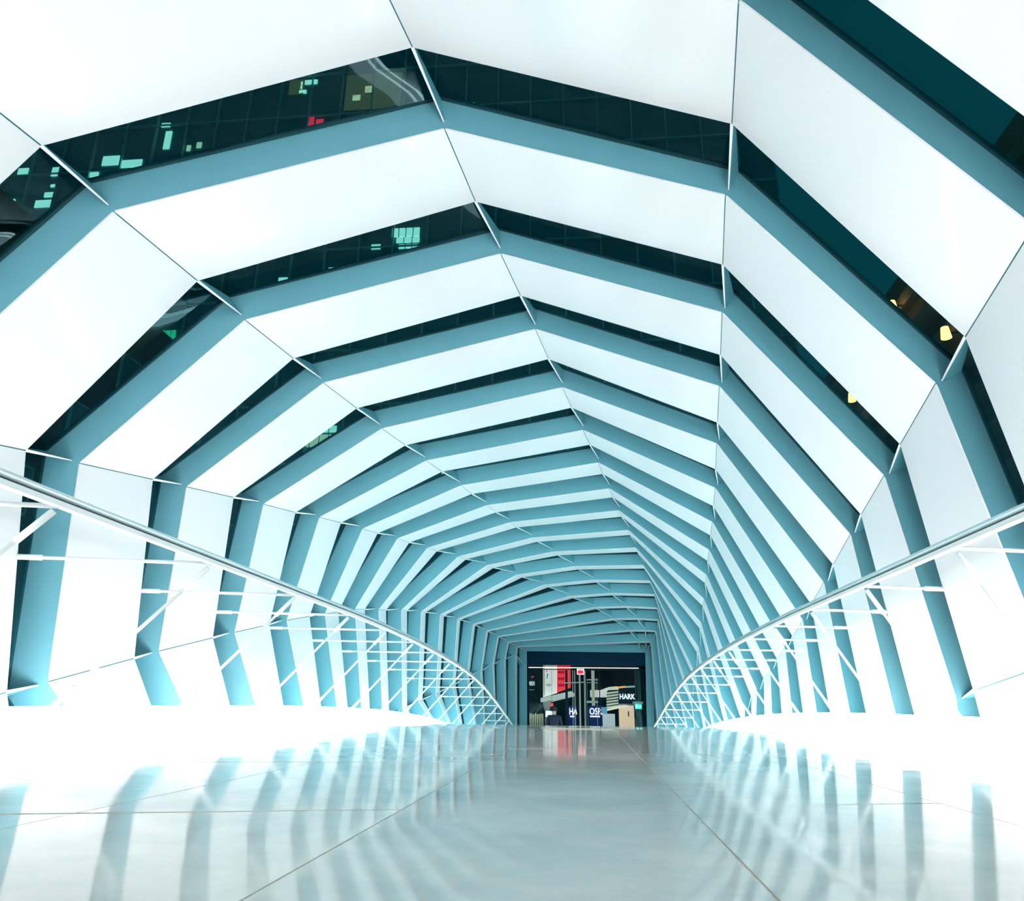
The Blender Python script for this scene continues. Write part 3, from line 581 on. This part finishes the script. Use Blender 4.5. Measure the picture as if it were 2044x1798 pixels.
per = make_person((pb[0], 24.2, fz(24.2)), ph)
tag(per, 'person in dark coat with dark hair seen past the floor crest', 'person')
hv, hf = [], []
for a in range(7):
    th = a/6*math.pi*.62
    for b in range(12):
        ph_ = 2*math.pi*b/12
        hv.append((pb[0]+.1*math.sin(th)*math.cos(ph_), 24.2+.02+.115*math.sin(th)*math.sin(ph_), pb[2]-.105+.125*math.cos(th)))
for a in range(6):
    for b in range(12): hf.append((a*12+b, a*12+(b+1) % 12, (a+1)*12+(b+1) % 12, (a+1)*12+b))
mesh_obj('hair', hv, hf, pbr('dark_hair', (.006, .015, .025), .6), per, smooth=True)

# ------------------------------------------------------------------ city outside the glass
M['tower'] = pbr('dark_tower_glass', (.01, .30, .33), .25)
M['mullion'] = pbr('tower_mullion', (.35, .75, .72), .5)
M['lit'] = emit('lit_office', (.75, 1, .85), 1.2); M['litw'] = emit('lit_office_warm', (1, .85, .6), .9); M['litg'] = emit('lit_office_green', (.05, .75, .4), .8)
M['red_neon'] = emit('red_neon', (1, .02, .05), 2.0); M['dimroom'] = emit('dim_room', (.28, .22, .12), .35)
TY = 46.0
tw = empty('office_tower', (-20, TY, FZ)); tag(tw, 'dark glass office tower with a grid of mullions and scattered lit windows', 'building')
mesh_obj('body', *box(-62, 14, TY, TY+20, FZ, 62), M['tower'], tw)
for q in range(31):
    x = -61+q*2.5; mesh_obj('mullion', *box(x-.05, x+.05, TY-.25, TY, 10, 62), M['mullion'], tw)
for q in range(13):
    z = 11+q*4.1; mesh_obj('transom', *box(-62, 14, TY-.2, TY, z-.06, z+.06), M['mullion'], tw)
def lit(x0, y0, x1, y1, mat, sub=1):
    a, b = atY(x0, y0, TY-.1), atY(x1, y1, TY-.1); xa, xb, za, zb = min(a[0], b[0]), max(a[0], b[0]), min(a[2], b[2]), max(a[2], b[2])
    for q in range(sub):
        w = (xb-xa)/sub; mesh_obj('lit_window', *box(xa+q*w+.05, xa+(q+1)*w-.05, TY-.1, TY-.02, za, zb), M[mat], tw)
for a in ((578, 160, 606, 186, 'dimroom'), (600, 163, 604, 178, 'lit'), (608, 160, 634, 166, 'lit'), (596, 180, 612, 185, 'lit'), (692, 150, 800, 212, 'dimroom'), (728, 172, 744, 184, 'litw'), (703, 190, 720, 200, 'litw'),
          (617, 230, 626, 252, 'red_neon'), (630, 238, 646, 246, 'red_neon'), (322, 246, 340, 252, 'lit'), (330, 262, 338, 296, 'lit'), (205, 312, 236, 328, 'lit'), (240, 320, 282, 332, 'lit'), (180, 342, 196, 352, 'lit'),
          (372, 290, 380, 300, 'litw'), (392, 284, 402, 294, 'litw'), (36, 336, 54, 350, 'lit'), (104, 334, 116, 350, 'lit'), (100, 368, 112, 372, 'lit'), (88, 384, 106, 392, 'lit'), (70, 400, 102, 412, 'lit'), (8, 398, 28, 408, 'lit'), (10, 470, 34, 476, 'litw'), (4, 440, 20, 448, 'litw'), (940, 205, 948, 212, 'litw')): lit(*a)
lit(782, 456, 838, 470, 'lit', 4); lit(790, 474, 838, 482, 'lit', 3); lit(795, 488, 835, 494, 'lit', 3); lit(740, 488, 760, 496, 'lit'); lit(555, 554, 574, 560, 'lit'); lit(655, 534, 668, 538, 'lit')
for rr in range(3): lit(308, 660+rr*12, 350, 670+rr*12, 'litg', 4)
lit(600, 868, 690, 890, 'litw', 5); lit(640, 850, 672, 862, 'lit', 2); lit(880, 940, 905, 955, 'litw', 2); lit(750, 912, 764, 918, 'litw')
nb = empty('street_building', (-26, 30, FZ)); tag(nb, 'brown street building with cream lit windows outside the left glazing', 'building')
mesh_obj('body', *box(-40, -26, 12, 45, FZ, 22), pbr('brown_stone', (.10, .07, .05), .8, noise=.3), nb)
for q in range(9):
    for z in (4, 8.2, 12.4, 16.6):
        y = 14+q*3.2
        fr_ = mesh_obj('window', *box(-26.05, -25.9, y, y+1.7, z, z+2.3), M['mullion'], nb)
        mesh_obj('window_pane', *box(-25.92, -25.86, y+.12, y+1.58, z+.12, z+2.18), M['litw'] if (q*3+int(z)) % 4 == 0 else M['tower'], fr_)
rb = empty('street_building', (13, 30, FZ)); tag(rb, 'brown ledged street building lit by warm lamps outside the right glazing', 'building')
mesh_obj('body', *box(13, 24, 8, 45.5, FZ, 17), pbr('brown_brick', (.30, .17, .11), .8, noise=.3, scale=2), rb)
for q in range(9): mesh_obj('ledge', *box(12.6, 13, 8, 45.5, 4+q*1.4, 4.5+q*1.4), pbr('ledge_stone', (.42, .26, .18), .7) if q == 0 else bpy.data.materials['ledge_stone'], rb)
for (y, z, wd) in ((33, 13.6, 'farthest'), (24, 12.2, 'lowest'), (27.5, 15.2, 'highest')):
    e = empty('wall_lamp', (12.5, y, z)); tag(e, 'warm wall lamp on the brown ledged building, %s of the three' % wd, 'lamp', 'wall lamps outside the right glazing')
    mesh_obj('arm', *tube((12.6, y, z), (12.2, y, z), .03), M['dark'], e)
    mesh_obj('globe', *tube((12.2, y, z-.2), (12.2, y, z+.2), .17, .12, 16), emit('warm_globe', (1, .34, .1), 9.0, 'AUTO'), e)
